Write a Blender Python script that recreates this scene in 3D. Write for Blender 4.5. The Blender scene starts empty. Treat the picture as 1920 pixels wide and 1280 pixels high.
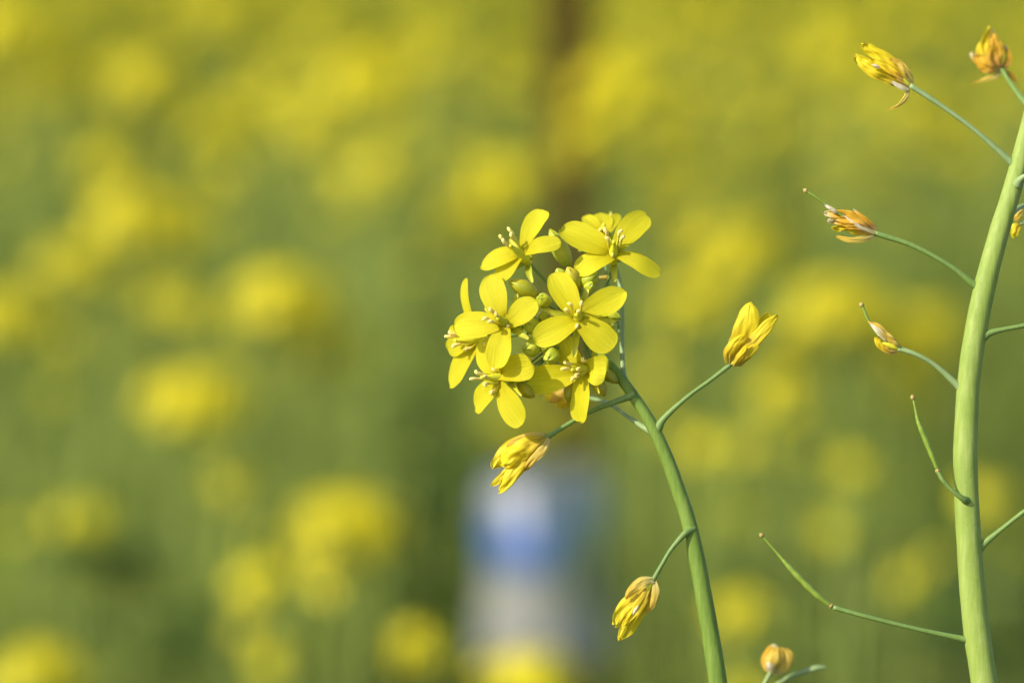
import bpy, math, random
from mathutils import Vector, noise
R = math.radians
scene = bpy.context.scene
COL = scene.collection

# ------------------------------------------------------------------ camera
CAM_Z, PITCH, FOCUS, LENS = 1.25, R(9.0), 0.453, 100.0
cam_d = bpy.data.cameras.new('camera')
cam = bpy.data.objects.new('camera', cam_d)
COL.objects.link(cam)
cam.location = (0, 0, CAM_Z)
cam.rotation_euler = (R(90) - PITCH, 0, 0)
cam_d.sensor_width = 36.0
cam_d.lens = LENS
cam_d.clip_start, cam_d.clip_end = 0.02, 2000.0
cam_d.dof.use_dof = True
cam_d.dof.focus_distance = FOCUS - 0.0015
cam_d.dof.aperture_fstop = 7.8
scene.camera = cam

# ------------------------------------------------------------------ sky, sun, exposure
SUN_EL, SUN_AZ = R(36), R(239)            # azimuth clockwise from +Y: from behind the camera, on the left
world = bpy.data.worlds.new('World')
scene.world = world
world.use_nodes = True
wn = world.node_tree
sky = wn.nodes.new('ShaderNodeTexSky')
sky.sky_type = 'NISHITA'
sky.sun_disc = False
sky.sun_elevation, sky.sun_rotation = SUN_EL, SUN_AZ
sky.air_density, sky.dust_density = 1.0, 1.5
bg = wn.nodes['Background']
bg.inputs['Strength'].default_value = 0.13
wn.links.new(sky.outputs['Color'], bg.inputs['Color'])
sun_d = bpy.data.lights.new('sun', 'SUN')
sun_d.energy, sun_d.angle, sun_d.color = 3.5, R(1.2), (1.0, 0.965, 0.87)
sun = bpy.data.objects.new('sun', sun_d)
COL.objects.link(sun)
to_sun = Vector((math.sin(SUN_AZ) * math.cos(SUN_EL), math.cos(SUN_AZ) * math.cos(SUN_EL), math.sin(SUN_EL)))
sun.rotation_euler = to_sun.to_track_quat('Z', 'Y').to_euler()
sun.location = to_sun * 30
vs = scene.view_settings
vs.view_transform, vs.look, vs.gamma, vs.exposure = 'Standard', 'None', 1.0, 0.74
vs.use_curve_mapping = False
scene.cycles.use_denoising = True
scene.cycles.max_bounces = 10
scene.cycles.transmission_bounces = 6

# ------------------------------------------------------------------ measuring: a point of the picture at a depth
PXU = 0.36 * FOCUS / 1920                  # one photo pixel in the plane of focus, metres
FWD = Vector((0, math.cos(PITCH), -math.sin(PITCH)))
UP = Vector((0, math.sin(PITCH), math.cos(PITCH)))
CAM = Vector((0, 0, CAM_Z))


def at(px, py, depth):
    k = 0.36 * depth / 1920
    return CAM + FWD * depth + Vector(((px - 960) * k, 0, 0)) - UP * ((py - 640) * k)


def W(v):                                  # (px, py, z): z in photo pixels towards the camera from the plane of focus
    return at(v[0], v[1], FOCUS - v[2] * PXU)


# ------------------------------------------------------------------ materials
def nodes_of(name):
    m = bpy.data.materials.new(name)
    m.use_nodes = True
    nt = m.node_tree
    return m, nt, nt.nodes['Principled BSDF'], nt.nodes['Material Output']


def ramp(nt, stops):
    r = nt.nodes.new('ShaderNodeValToRGB')
    e = r.color_ramp.elements
    while len(e) > 1:
        e.remove(e[-1])
    e[0].position, e[0].color = stops[0][0], (*stops[0][1], 1)
    for p, c in stops[1:]:
        x = e.new(p)
        x.color = (*c, 1)
    return r


def noise_node(nt, vec, scale, detail=3, rough=0.5):
    n = nt.nodes.new('ShaderNodeTexNoise')
    n.inputs['Scale'].default_value = scale
    n.inputs['Detail'].default_value = detail
    n.inputs['Roughness'].default_value = rough
    if vec is not None:
        nt.links.new(vec, n.inputs['Vector'])
    return n


def mixc(nt, fac, a, b, mode='MIX'):
    n = nt.nodes.new('ShaderNodeMix')
    n.data_type, n.blend_type = 'RGBA', mode
    for sock, v in ((n.inputs[0], fac), (n.inputs[6], a), (n.inputs[7], b)):
        if hasattr(v, 'links'):
            nt.links.new(v, sock)
        elif isinstance(v, tuple):
            sock.default_value = (*v, 1)
        else:
            sock.default_value = v
    return n.outputs[2]


def leafy(name, stops, along='UV', nscale=900, namp=0.25, vein=0.0, trans=0.35, rough=0.5, spec=0.35, bump=0.0, tint=None):
    """thin plant tissue: colour along its length, mottled, partly translucent"""
    m, nt, bs, out = nodes_of(name)
    tc = nt.nodes.new('ShaderNodeTexCoord')
    sep = nt.nodes.new('ShaderNodeSeparateXYZ')
    nt.links.new(tc.outputs['UV'], sep.inputs[0])
    nz = noise_node(nt, tc.outputs['Object'], nscale, 4)
    add = nt.nodes.new('ShaderNodeMath')
    add.operation = 'MULTIPLY_ADD'
    nt.links.new(nz.outputs[0], add.inputs[0])
    add.inputs[1].default_value = namp
    sub = nt.nodes.new('ShaderNodeMath')
    sub.operation = 'SUBTRACT'
    nt.links.new(sep.outputs[1], sub.inputs[0])
    sub.inputs[1].default_value = namp * 0.5
    nt.links.new(sub.outputs[0], add.inputs[2])
    rp = ramp(nt, stops)
    nt.links.new(add.outputs[0], rp.inputs[0])
    col = rp.outputs[0]
    # faint lengthwise veins
    mp = nt.nodes.new('ShaderNodeMapping')
    mp.inputs['Scale'].default_value = (22, 1.6, 1)
    nt.links.new(tc.outputs['UV'], mp.inputs[0])
    vn = noise_node(nt, mp.outputs[0], 1.0, 3, 0.6)
    if vein > 0:
        vr = ramp(nt, [(0.35, (1 - vein, 1 - vein * 0.9, 1 - vein)), (0.6, (1, 1, 1))])
        nt.links.new(vn.outputs[0], vr.inputs[0])
        col = mixc(nt, 1.0, col, vr.outputs[0], 'MULTIPLY')
    # each thing a little different from the next
    oi = nt.nodes.new('ShaderNodeObjectInfo')
    hs = nt.nodes.new('ShaderNodeHueSaturation')
    mr = nt.nodes.new('ShaderNodeMapRange')
    nt.links.new(oi.outputs['Random'], mr.inputs[0])
    mr.inputs[3].default_value, mr.inputs[4].default_value = 0.88, 1.08
    nt.links.new(mr.outputs[0], hs.inputs['Value'])
    nt.links.new(col, hs.inputs['Color'])
    col = hs.outputs[0]
    nt.links.new(col, bs.inputs['Base Color'])
    bs.inputs['Roughness'].default_value = rough
    bs.inputs['Specular IOR Level'].default_value = spec
    if bump:
        bp = nt.nodes.new('ShaderNodeBump')
        bp.inputs['Strength'].default_value = bump
        bp.inputs['Distance'].default_value = 0.0002
        nt.links.new(vn.outputs[0], bp.inputs['Height'])
        nt.links.new(bp.outputs[0], bs.inputs['Normal'])
    if trans:
        tr = nt.nodes.new('ShaderNodeBsdfTranslucent')
        if tint:
            nt.links.new(mixc(nt, 1.0, col, tint, 'MULTIPLY'), tr.inputs[0])
        else:
            nt.links.new(col, tr.inputs[0])
        mx = nt.nodes.new('ShaderNodeMixShader')
        mx.inputs[0].default_value = trans
        nt.links.new(bs.outputs[0], mx.inputs[1])
        nt.links.new(tr.outputs[0], mx.inputs[2])
        nt.links.new(mx.outputs[0], out.inputs[0])
    return m


Y = (0.90, 0.72, 0.012)
M = {}
M['petal'] = leafy('fresh_petal', [(0.0, (0.50, 0.47, 0.02)), (0.25, (0.68, 0.57, 0.008)), (0.45, (0.74, 0.64, 0.013)), (1.0, (0.77, 0.685, 0.025))],
                   nscale=700, namp=0.35, vein=0.13, trans=0.45, rough=0.6, spec=0.2, bump=0.8)
M['sepal'] = leafy('yellow_green_sepal', [(0.0, (0.34, 0.38, 0.02)), (0.6, (0.50, 0.50, 0.03)), (1.0, (0.66, 0.62, 0.07))],
                   nscale=900, namp=0.3, vein=0.12, trans=0.3)
M['wilt'] = leafy('wilting_petal', [(0.0, (0.66, 0.52, 0.20)), (0.15, (0.66, 0.42, 0.12)), (0.36, (0.70, 0.42, 0.035)), (0.58, (0.80, 0.56, 0.012)), (1.0, (0.84, 0.64, 0.012))],
                  nscale=600, namp=0.35, vein=0.18, trans=0.3, rough=0.6, bump=0.7)
M['gold'] = leafy('folded_yellow_petal', [(0.0, (0.50, 0.36, 0.04)), (0.3, (0.62, 0.44, 0.015)), (0.6, (0.78, 0.58, 0.01)), (1.0, (0.84, 0.66, 0.012))],
                  nscale=600, namp=0.3, vein=0.14, trans=0.3, rough=0.55, bump=0.6)
M['dry'] = leafy('dried_orange_petal', [(0.0, (0.62, 0.46, 0.20)), (0.2, (0.66, 0.36, 0.06)), (0.5, (0.74, 0.40, 0.02)), (0.8, (0.74, 0.42, 0.03)), (0.95, (0.74, 0.58, 0.22)), (1.0, (0.74, 0.64, 0.40))],
                 nscale=500, namp=0.35, vein=0.2, trans=0.25, rough=0.65, bump=0.9)
M['tan'] = leafy('tan_sepal', [(0.0, (0.62, 0.53, 0.18)), (0.35, (0.72, 0.52, 0.09)), (1.0, (0.74, 0.46, 0.04))],
                 nscale=700, namp=0.4, vein=0.2, trans=0.3, rough=0.6, bump=0.5)
M['cream'] = leafy('papery_tip', [(0.0, (0.72, 0.60, 0.28)), (1.0, (0.74, 0.68, 0.55))], nscale=900, namp=0.4, vein=0.2, trans=0.3, rough=0.7)


def solid_plant(name, stops, nscale=(260, 260, 30), rough=0.45, spec=0.4, bump=0.15, sss=0.0, coat=0.0):
    """stems, buds and pods: streaky waxy tissue"""
    m, nt, bs, out = nodes_of(name)
    tc = nt.nodes.new('ShaderNodeTexCoord')
    mp = nt.nodes.new('ShaderNodeMapping')
    mp.inputs['Scale'].default_value = nscale
    nt.links.new(tc.outputs['Object'], mp.inputs[0])
    nz = noise_node(nt, mp.outputs[0], 1.0, 5, 0.6)
    rp = ramp(nt, stops)
    nt.links.new(nz.outputs[0], rp.inputs[0])
    oi = nt.nodes.new('ShaderNodeObjectInfo')
    hs = nt.nodes.new('ShaderNodeHueSaturation')
    mr = nt.nodes.new('ShaderNodeMapRange')
    nt.links.new(oi.outputs['Random'], mr.inputs[0])
    mr.inputs[3].default_value, mr.inputs[4].default_value = 0.85, 1.12
    nt.links.new(mr.outputs[0], hs.inputs['Value'])
    # waxy bloom in patches and small pale specks
    n2 = noise_node(nt, tc.outputs['Object'], 260, 4, 0.6)
    r2 = ramp(nt, [(0.3, (0.93, 0.95, 0.90)), (0.55, (1.05, 1.05, 1.02)), (0.75, (1.12, 1.10, 1.16))])
    nt.links.new(n2.outputs[0], r2.inputs[0])
    n3 = noise_node(nt, tc.outputs['Object'], 2200, 2, 0.5)
    r3 = ramp(nt, [(0.26, (0.86, 0.86, 0.82)), (0.38, (1, 1, 1)), (0.68, (1, 1, 1)), (0.80, (1.08, 1.07, 1.12))])
    nt.links.new(n3.outputs[0], r3.inputs[0])
    c2 = mixc(nt, 1.0, mixc(nt, 1.0, rp.outputs[0], r2.outputs[0], 'MULTIPLY'), r3.outputs[0], 'MULTIPLY')
    nt.links.new(c2, hs.inputs['Color'])
    nt.links.new(hs.outputs[0], bs.inputs['Base Color'])
    bs.inputs['Roughness'].default_value = rough
    bs.inputs['Specular IOR Level'].default_value = spec
    if sss:
        bs.inputs['Subsurface Weight'].default_value = sss
        bs.inputs['Subsurface Radius'].default_value = (0.6, 1.0, 0.15)
        bs.inputs['Subsurface Scale'].default_value = 0.0006
    bp = nt.nodes.new('ShaderNodeBump')
    bp.inputs['Strength'].default_value = bump
    bp.inputs['Distance'].default_value = 0.0003
    nt.links.new(nz.outputs[0], bp.inputs['Height'])
    nt.links.new(bp.outputs[0], bs.inputs['Normal'])
    return m


M['stem_pale'] = solid_plant('waxy_pale_stem', [(0.25, (0.175, 0.245, 0.034)), (0.5, (0.215, 0.28, 0.052)), (0.75, (0.27, 0.325, 0.09))], (1400, 1400, 25), 0.6, 0.3, 0.4, 0.0)
M['stem_green'] = solid_plant('waxy_green_stem', [(0.25, (0.105, 0.17, 0.016)), (0.55, (0.145, 0.22, 0.03)), (0.8, (0.19, 0.255, 0.055))], (1400, 1400, 30), 0.6, 0.3, 0.4, 0.0)
M['pedicel'] = solid_plant('slender_stalk', [(0.25, (0.12, 0.19, 0.035)), (0.55, (0.15, 0.23, 0.05)), (0.8, (0.18, 0.26, 0.075))], (1500, 1500, 200), 0.5, 0.4, 0.15, 0.1)
M['pedicel_blue'] = solid_plant('glaucous_stalk', [(0.25, (0.22, 0.31, 0.11)), (0.55, (0.25, 0.33, 0.13)), (0.8, (0.27, 0.35, 0.16))], (1500, 1500, 200), 0.5, 0.4, 0.15, 0.1)
M['bud'] = solid_plant('green_bud', [(0.25, (0.24, 0.30, 0.02)), (0.5, (0.36, 0.39, 0.022)), (0.66, (0.46, 0.44, 0.025)), (0.85, (0.48, 0.34, 0.025))], (420, 420, 420), 0.45, 0.4, 0.1, 0.2)
M['bud_gold'] = solid_plant('golden_bud', [(0.25, (0.24, 0.26, 0.014)), (0.5, (0.36, 0.33, 0.014)), (0.7, (0.46, 0.32, 0.015)), (0.9, (0.50, 0.24, 0.02))], (420, 420, 420), 0.45, 0.4, 0.1, 0.2)
M['pod'] = solid_plant('green_pod', [(0.3, (0.15, 0.22, 0.018)), (0.6, (0.21, 0.29, 0.032)), (0.8, (0.27, 0.33, 0.06))], (600, 600, 200), 0.45, 0.4, 0.2, 0.15)
M['pistil'] = solid_plant('green_pistil', [(0.3, (0.52, 0.50, 0.025)), (0.7, (0.64, 0.59, 0.035))], (600, 600, 600), 0.5, 0.3, 0.1, 0.4)
M['filament'] = solid_plant('yellow_filament', [(0.3, (0.62, 0.54, 0.03)), (0.7, (0.74, 0.62, 0.06))], (600, 600, 600), 0.5, 0.3, 0.05, 0.2)
M['anther'] = solid_plant('pollen_anther', [(0.3, (0.80, 0.56, 0.12)), (0.5, (0.88, 0.68, 0.20)), (0.75, (0.92, 0.77, 0.33))], (3500, 3500, 3500), 0.8, 0.15, 0.3, 0.4)
M['stigma'] = solid_plant('tan_stigma', [(0.3, (0.30, 0.24, 0.06)), (0.7, (0.46, 0.34, 0.13))], (2000, 2000, 2000), 0.8, 0.15, 0.5)


# ------------------------------------------------------------------ mesh helpers
class Geo:
    def __init__(self):
        self.v, self.f, self.uv, self.mi = [], [], [], []

    def grid(self, rows, closed=False, uvrows=None, mat=0, cap=False):
        n0, nr, nc = len(self.v), len(rows), len(rows[0])
        for i, r in enumerate(rows):
            for j, p in enumerate(r):
                self.v.append(tuple(p))
                self.uv.append(uvrows[i][j] if uvrows else (j / max(1, nc - (0 if closed else 1)), i / (nr - 1)))
        for i in range(nr - 1):
            for j in range(nc if closed else nc - 1):
                a, b = n0 + i * nc + j, n0 + i * nc + (j + 1) % nc
                self.f.append((a, b, b + nc, a + nc))
                self.mi.append(mat)
        if cap:
            self.f.append(tuple(n0 + j for j in range(nc))[::-1])
            self.f.append(tuple(n0 + (nr - 1) * nc + j for j in range(nc)))
            self.mi += [mat, mat]

    def quad(self, a, b, c, d, uvs=((0, 0), (1, 0), (1, 1), (0, 1)), mat=0):
        n0 = len(self.v)
        self.v += [tuple(a), tuple(b), tuple(c), tuple(d)]
        self.uv += list(uvs)
        self.f.append((n0, n0 + 1, n0 + 2, n0 + 3))
        self.mi.append(mat)


def link(name, geo, mats, parent=None, origin=(0, 0, 0), smooth=True):
    me = bpy.data.meshes.new(name)
    o = Vector(origin)
    me.from_pydata([tuple(Vector(p) - o) for p in geo.v], [], geo.f)
    uvl = me.uv_layers.new(name='UVMap')
    for lp in me.loops:
        uvl.data[lp.index].uv = geo.uv[lp.vertex_index]
    for m in (mats if isinstance(mats, (list, tuple)) else [mats]):
        me.materials.append(m)
    me.polygons.foreach_set('material_index', geo.mi)
    if smooth:
        me.polygons.foreach_set('use_smooth', [True] * len(me.polygons))
    me.update()
    ob = bpy.data.objects.new(name, me)
    COL.objects.link(ob)
    if parent:
        ob.parent = parent
    else:
        ob.location = o
    return ob


def tag(o, label=None, cat=None, group=None, kind=None):
    for k, v in (('label', label), ('category', cat), ('group', group), ('kind', kind)):
        if v:
            o[k] = v
    return o


def empty(name, loc):
    o = bpy.data.objects.new(name, None)
    COL.objects.link(o)
    o.location = loc
    o.empty_display_size = 0.01
    return o


def spline(pts, per=8):
    """Catmull-Rom through tuples of any length"""
    pts = [tuple(map(float, p)) for p in pts]
    if len(pts) == 2:
        return [tuple(a + (b - a) * k / per for a, b in zip(*pts)) for k in range(per + 1)]
    e = [tuple(2 * a - b for a, b in zip(pts[0], pts[1]))] + pts + [tuple(2 * a - b for a, b in zip(pts[-1], pts[-2]))]
    out = []
    for i in range(1, len(e) - 2):
        p0, p1, p2, p3 = e[i - 1:i + 3]
        for k in range(per):
            t = k / per
            out.append(tuple(0.5 * (2 * b + (c - a) * t + (2 * a - 5 * b + 4 * c - d) * t * t + (3 * b - a - 3 * c + d) * t ** 3)
                             for a, b, c, d in zip(p0, p1, p2, p3)))
    out.append(pts[-1])
    return out


def tube(geo, pts, rad, seg=10, mat=0, wob=0.0, seed=0, ridge=0.0, cap=True):
    """tube along points with one radius each (same units)"""
    pts = [Vector(p) for p in pts]
    n = len(pts)
    rows, ref = [], None
    for i in range(n):
        t = (pts[min(i + 1, n - 1)] - pts[max(i - 1, 0)]).normalized()
        if ref is None:
            ref = t.orthogonal().normalized()
        ref = (ref - t * ref.dot(t)).normalized()
        bi = t.cross(ref)
        row = []
        for j in range(seg):
            a = 2 * math.pi * j / seg
            r = rad[i]
            if wob:
                r *= 1 + wob * noise.noise(Vector((math.cos(a) * 1.3 + seed, math.sin(a) * 1.3, i * 0.35)))
            if ridge:
                r *= 1 + ridge * math.cos(5 * a)
            row.append(pts[i] + (ref * math.cos(a) + bi * math.sin(a)) * r)
        rows.append(row)
    geo.grid(rows, closed=True, mat=mat, cap=cap)


def ptube(geo, pts, per=8, seg=10, **k):
    """tube given in picture pixels: (px, py, z, width)"""
    sp = spline(pts, per)
    tube(geo, [W(p) for p in sp], [max(0.2, p[3]) * 0.5 * PXU for p in sp], seg, **k)


def V(*a):
    return Vector(a)


def petal(geo, pts, width, face, cup=0.12, bend=0.0, crumple=0.0, seed=0, prof='petal', ripple=1.0, roll=0.0, fold=0.0, te=0.46, true_width=False, notch=0.0, nu=17, nv=11, mat=0):
    """pts: centre line in picture pixels (px,py,z); face: direction the upper side looks (x right, y down, z to camera)"""
    pts = [Vector(p) for p in pts]
    line = [Vector(p) for p in spline(pts, 12)]
    acc = [0.0]
    for a, b in zip(line, line[1:]):
        acc.append(acc[-1] + (b - a).length)
    L = acc[-1]

    def along(t):
        d = min(max(t, 0), 1) * L
        for i in range(len(line) - 1):
            if acc[i + 1] >= d or i == len(line) - 2:
                u = (d - acc[i]) / max(1e-6, acc[i + 1] - acc[i])
                return line[i].lerp(line[i + 1], u), (line[i + 1] - line[i]).normalized()
    rng = random.Random(seed)
    face = Vector(face).normalized()
    s1, s2, s3 = rng.uniform(0, 9), rng.uniform(0, 9), rng.uniform(-1, 1)
    ax = (pts[-1] - pts[-2]).normalized()
    n0 = (face - ax * face.dot(ax)).normalized()
    w0 = ax.cross(n0)
    img = V(ax.x, ax.y, 0)
    app = 1.0
    if img.length > 1e-3 and not true_width:
        img.normalize()
        app = abs(w0.x * -img.y + w0.y * img.x)
    half = 0.5 * width / max(0.62, app)
    rows, uvs = [], []
    for i in range(nu):
        u = i / (nu - 1)
        t = 1 - (1 - u) ** 1.7
        if prof == 'petal':        # narrow claw, broad rounded blade
            tm = 0.95 / (0.95 + te)
            k = (t ** 0.95) * (max(0, 1 - t) ** te) / (tm ** 0.95 * (1 - tm) ** te)
            k = max(k, 0.30 * (1 - t) if t < 0.9 else 0)
        elif prof == 'oval':
            to = te + .04
            tm = 0.62 / (0.62 + to)
            k = (t ** 0.62) * (max(0, 1 - t) ** to) / (tm ** 0.62 * (1 - tm) ** to)
            k = max(k, 0.25 * (1 - t) if t < 0.9 else 0)
        elif prof == 'strap':
            k = min(1, 0.45 + 1.6 * t) * (max(0, 1 - t) ** 0.34)
        else:                      # pointed
            k = min(1, 0.5 + 1.4 * t) * max(0, 1 - t) ** 0.75 * 1.12
        if u >= 1:
            k = 0.0
        c, tan = along(t)
        n = (face - tan * face.dot(tan))
        if n.length < 1e-4:
            n = V(0, 0, 1)
        n.normalize()
        w = tan.cross(n)
        if roll:
            q = roll * (0.5 + 0.5 * t)
            n, w = n * math.cos(q) + w * math.sin(q), w * math.cos(q) - n * math.sin(q)
        row, ur = [], []
        for j in range(nv):
            s = 2 * j / (nv - 1) - 1
            h = half * k * (s * (1 + 0.05 * math.sin(5 * t + s1 + s * 2)) + 0.16 * s3 * t * t * (1 - .4 * s * s)) + half * .10 * t * s * noise.noise(V(t * 6 + s1, s * 2, s2))
            lift = cup * half * k * (s * s - 0.25) + bend * math.sin(math.pi * t) 
            lift += fold * half * k * abs(s)
            lift -= 0.10 * half * k * math.exp(-(s / 0.22) ** 2) * (1 - t)      # midrib groove
            lift += ripple * half * 0.12 * math.sin(4.2 * t + s1) * s + ripple * half * 0.10 * math.sin(7 * t + s2) * s * s * t
            back = -notch * half * max(0, t - 0.8) * 5 * math.exp(-(s / 0.35) ** 2)
            if crumple:
                q = V(s * 1.7 + s1, t * 4.0, s2)
                lift += 1.25 * crumple * (noise.noise(q) + 0.6 * noise.noise(q * 2.3) + 0.35 * noise.noise(V(s * 6 + s2, t * 3, s1)))
                h += 0.9 * crumple * noise.noise(q + V(7, 3, 1)) * (.3 + t)
                back += 1.3 * crumple * t * t * noise.noise(V(s * 2.6 + s2, 1, s1))
            p = c + w * h + n * lift + tan * back
            row.append(W(p))
            ur.append((j / (nv - 1), t))
        rows.append(row)
        uvs.append(ur)
    geo.grid(rows, uvrows=uvs, mat=mat)


def pod_body(geo, base, tip, width, seg=16, n=12, lobes=4, lob=0.06, cleft=0.0, mat=0, bend=(0, 0, 0)):
    """bud or ovary: lobed spindle between two picture points"""
    b, t = Vector(base), Vector(tip)
    ax = (t - b).normalized()
    e1 = ax.orthogonal().normalized()
    e2 = ax.cross(e1)
    rows = []
    for i in range(n + 1):
        u = i / n
        r = 0.5 * width * (math.sin(math.pi * min(1, 0.06 + 0.93 * u ** 0.92)) ** 0.62)
        if u > 0.72:
            r *= 1 - 0.18 * (u - 0.72) / 0.28
        row = []
        for j in range(seg):
            a = 2 * math.pi * j / seg
            rr = r * (1 - lob * 2 * (1 - abs(math.sin(lobes * a / 2))) ** 2 * (0.4 + u))
            up = u - cleft * (1 - abs(math.sin(lobes * a / 2))) * max(0, u - 0.75) * 1.2
            row.append(W(b.lerp(t, up) + Vector(bend) * math.sin(math.pi * u) + (e1 * math.cos(a) + e2 * math.sin(a)) * rr))
        rows.append(row)
    geo.grid(rows, closed=True, mat=mat, cap=True)


# ------------------------------------------------------------------ setting: ground, field
m, nt, bs, out = nodes_of('field_soil')
tc = nt.nodes.new('ShaderNodeTexCoord')
nz = noise_node(nt, tc.outputs['Object'], 9, 6, 0.65)
rp = ramp(nt, [(0.3, (0.045, 0.04, 0.018)), (0.55, (0.075, 0.08, 0.025)), (0.75, (0.10, 0.13, 0.035))])
nt.links.new(nz.outputs[0], rp.inputs[0])
nt.links.new(rp.outputs[0], bs.inputs['Base Color'])
bs.inputs['Roughness'].default_value = 0.95
g = Geo()
NG = 40
ys = [-20 + 0] + [-3 + 0.5 * k for k in range(30)] + [14, 20, 40, 90, 200, 600]
xs = [-600, -100, -30, -12] + [-6 + 0.6 * k for k in range(21)] + [12, 30, 100, 600]
g.grid([[(x, y, 0.02 * noise.noise(V(x * 1.5, y * 1.5, 0)) - 0.01) for x in xs] for y in ys])
tag(link('ground', g, m), 'dark soil of the mustard field under the plants', 'ground', kind='structure')

FIELD_TOP = 0.93
M['fp_petal'] = leafy('field_petal', [(0.0, (0.73, 0.60, 0.009)), (1.0, (0.85, 0.735, 0.012))], nscale=120, namp=0.3, trans=0.35, rough=0.6)
M['fp_leaf'] = leafy('field_leaf', [(0.0, (0.125, 0.18, 0.024)), (1.0, (0.215, 0.265, 0.036))], nscale=60, namp=0.6, trans=0.35, rough=0.8, spec=0.12)
M['fp_stem'] = solid_plant('field_stem', [(0.3, (0.17, 0.22, 0.035)), (0.7, (0.26, 0.31, 0.07))], (60, 60, 20), 0.7, 0.15, 0.1)
M['fp_tip'] = solid_plant('field_buds', [(0.3, (0.22, 0.26, 0.02)), (0.7, (0.34, 0.34, 0.03))], (200, 200, 200), 0.55, 0.3, 0.1)


def head_geo(rng, rad=0.024, n=26, tall=1.0):
    """a raceme top: a dome of four-petalled flowers round a knot of buds"""
    g = Geo()
    for k in range(n):
        f = (k + 0.5) / n
        el = math.pi / 2 - 1.9 * f + rng.uniform(-.12, .12)
        az = k * 2.399963 + rng.uniform(-.3, .3)
        d = V(math.cos(az) * math.cos(el), math.sin(az) * math.cos(el), math.sin(el))
        r = rad * (0.45 + 0.55 * min(1, f * 2.2)) * rng.uniform(0.85, 1.12)
        c = V(d.x * r, d.y * r, d.z * r * 0.85 * tall - 0.010)
        stalk0 = V(0, 0, -0.018 - 0.03 * f)
        tube(g, [stalk0, stalk0.lerp(c, 0.55) + V(0, 0, -0.002), c], [0.0005] * 3, 4, mat=2)
        if k < 3:
            tube(g, [c - d * 0.004, c, c + d * 0.004], [0.001, 0.002, 0.0008], 6, mat=3)
            continue
        nrm = (d + V(0, 0, 0.35)).normalized()
        e1 = nrm.orthogonal().normalized()
        e2 = nrm.cross(e1)
        ro = rng.uniform(0, 1.57)
        for q in range(4):
            a = ro + q * math.pi / 2 + rng.uniform(-.12, .12)
            p = e1 * math.cos(a) + e2 * math.sin(a)
            w = nrm.cross(p)
            ln, wd = rng.uniform(.0080, .0098), rng.uniform(.0033, .0042)
            cu = rng.uniform(0.0, 0.003)
            b0, b1, b2 = c, c + p * ln * 0.6 + nrm * cu, c + p * ln + nrm * (cu * 0.6)
            g.grid([[b0 - w * 0.0006, b0 + w * 0.0006], [b1 - w * wd, b1 + w * wd], [b2 - w * wd * .6, b2 + w * wd * .6]], mat=0)
    return g


def leaf_geo(rng, base, direc, length, width):
    g = Geo()
    d = Vector(direc).normalized()
    side = d.cross(V(0, 0, 1)).normalized()
    rows = []
    for i in range(8):
        t = i / 7
        c = Vector(base) + d * length * t + V(0, 0, -length * 0.45 * t * t)
        k = width * (math.sin(math.pi * min(1, 0.08 + 0.92 * t)) ** 0.8) * (1 + 0.12 * math.sin(t * 21))
        up = V(0, 0, 0.25 * k)
        rows.append([c - side * k + up, c, c + side * k + up])
    g.grid(rows)
    return g


PLANT_H = 1.0


def make_plant(rng, heads, pods=16, leaves=6):
    """prototype one metre tall; heads = [(dx, dy, dz, radius, flowers)]; first head is the top at (0,0,1)"""
    root = empty('mustard_plant', (0, 0, 0))
    g = Geo()
    sway = V(rng.uniform(-.04, .04), rng.uniform(-.04, .04), 0)
    main = [(0, 0, 0), (sway.x, sway.y, .35), (sway.x * 1.1, sway.y * 1.1, .65), (sway.x * 0.3, sway.y * 0.3, .88), (0, 0, .985)]
    sp = spline(main, 6)
    tube(g, sp, [0.0058 - 0.0042 * i / (len(sp) - 1) for i in range(len(sp))], 7)
    tops = [(Vector((0, 0, 1)), heads[0])]
    for h in heads[1:]:
        e = V(h[0], h[1], 1 + h[2])
        z0 = rng.uniform(.42, .62) + h[2] * 0.3
        b = V(sway.x, sway.y, z0)
        mid = b.lerp(e, 0.5) + V(h[0], h[1], 0) * 0.28
        s2 = spline([b, mid, e - V(0, 0, .015)], 6)
        tube(g, s2, [0.0034 - 0.002 * i / (len(s2) - 1) for i in range(len(s2))], 6)
        tops.append((e, h))
        for k in range(4):
            p = Vector(s2[len(s2) - 2 - k * 2])
            a = rng.uniform(0, 6.28)
            q = p + V(math.cos(a) * .03, math.sin(a) * .03, .02)
            tube(g, [p, p.lerp(q, .5), q, q + V(math.cos(a) * .006, math.sin(a) * .006, .025)], [.0006, .0007, .0013, .0006], 4)
    for k in range(pods):
        z = .62 + .33 * k / pods
        p = V(sway.x * (1.1 - k / pods), sway.y * (1.1 - k / pods), z)
        a = k * 2.4 + rng.uniform(-.3, .3)
        q = p + V(math.cos(a) * .024, math.sin(a) * .024, .013)
        tube(g, [p, p.lerp(q, .5), q, q + V(math.cos(a) * .008, math.sin(a) * .008, .032)], [.0006, .0007, .0014, .0006], 4)
    link('stem', g, M['fp_stem'], root)
    for e, h in tops:
        hg = head_geo(rng, h[3], h[4], rng.uniform(.85, 1.2))
        hg.v = [tuple(Vector(p) + e) for p in hg.v]
        link('flower_head', hg, [M['fp_petal'], M['fp_leaf'], M['fp_stem'], M['fp_tip']], root)
    for k in range(leaves):
        z = rng.uniform(.18, .72)
        a = k * 2.4 + rng.uniform(-.4, .4)
        ln = .20 - .13 * (z / .8)
        link('leaf', leaf_geo(rng, (sway.x, sway.y, z), (math.cos(a), math.sin(a), .55), ln, ln * .17), M['fp_leaf'], root)
    return root


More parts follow.
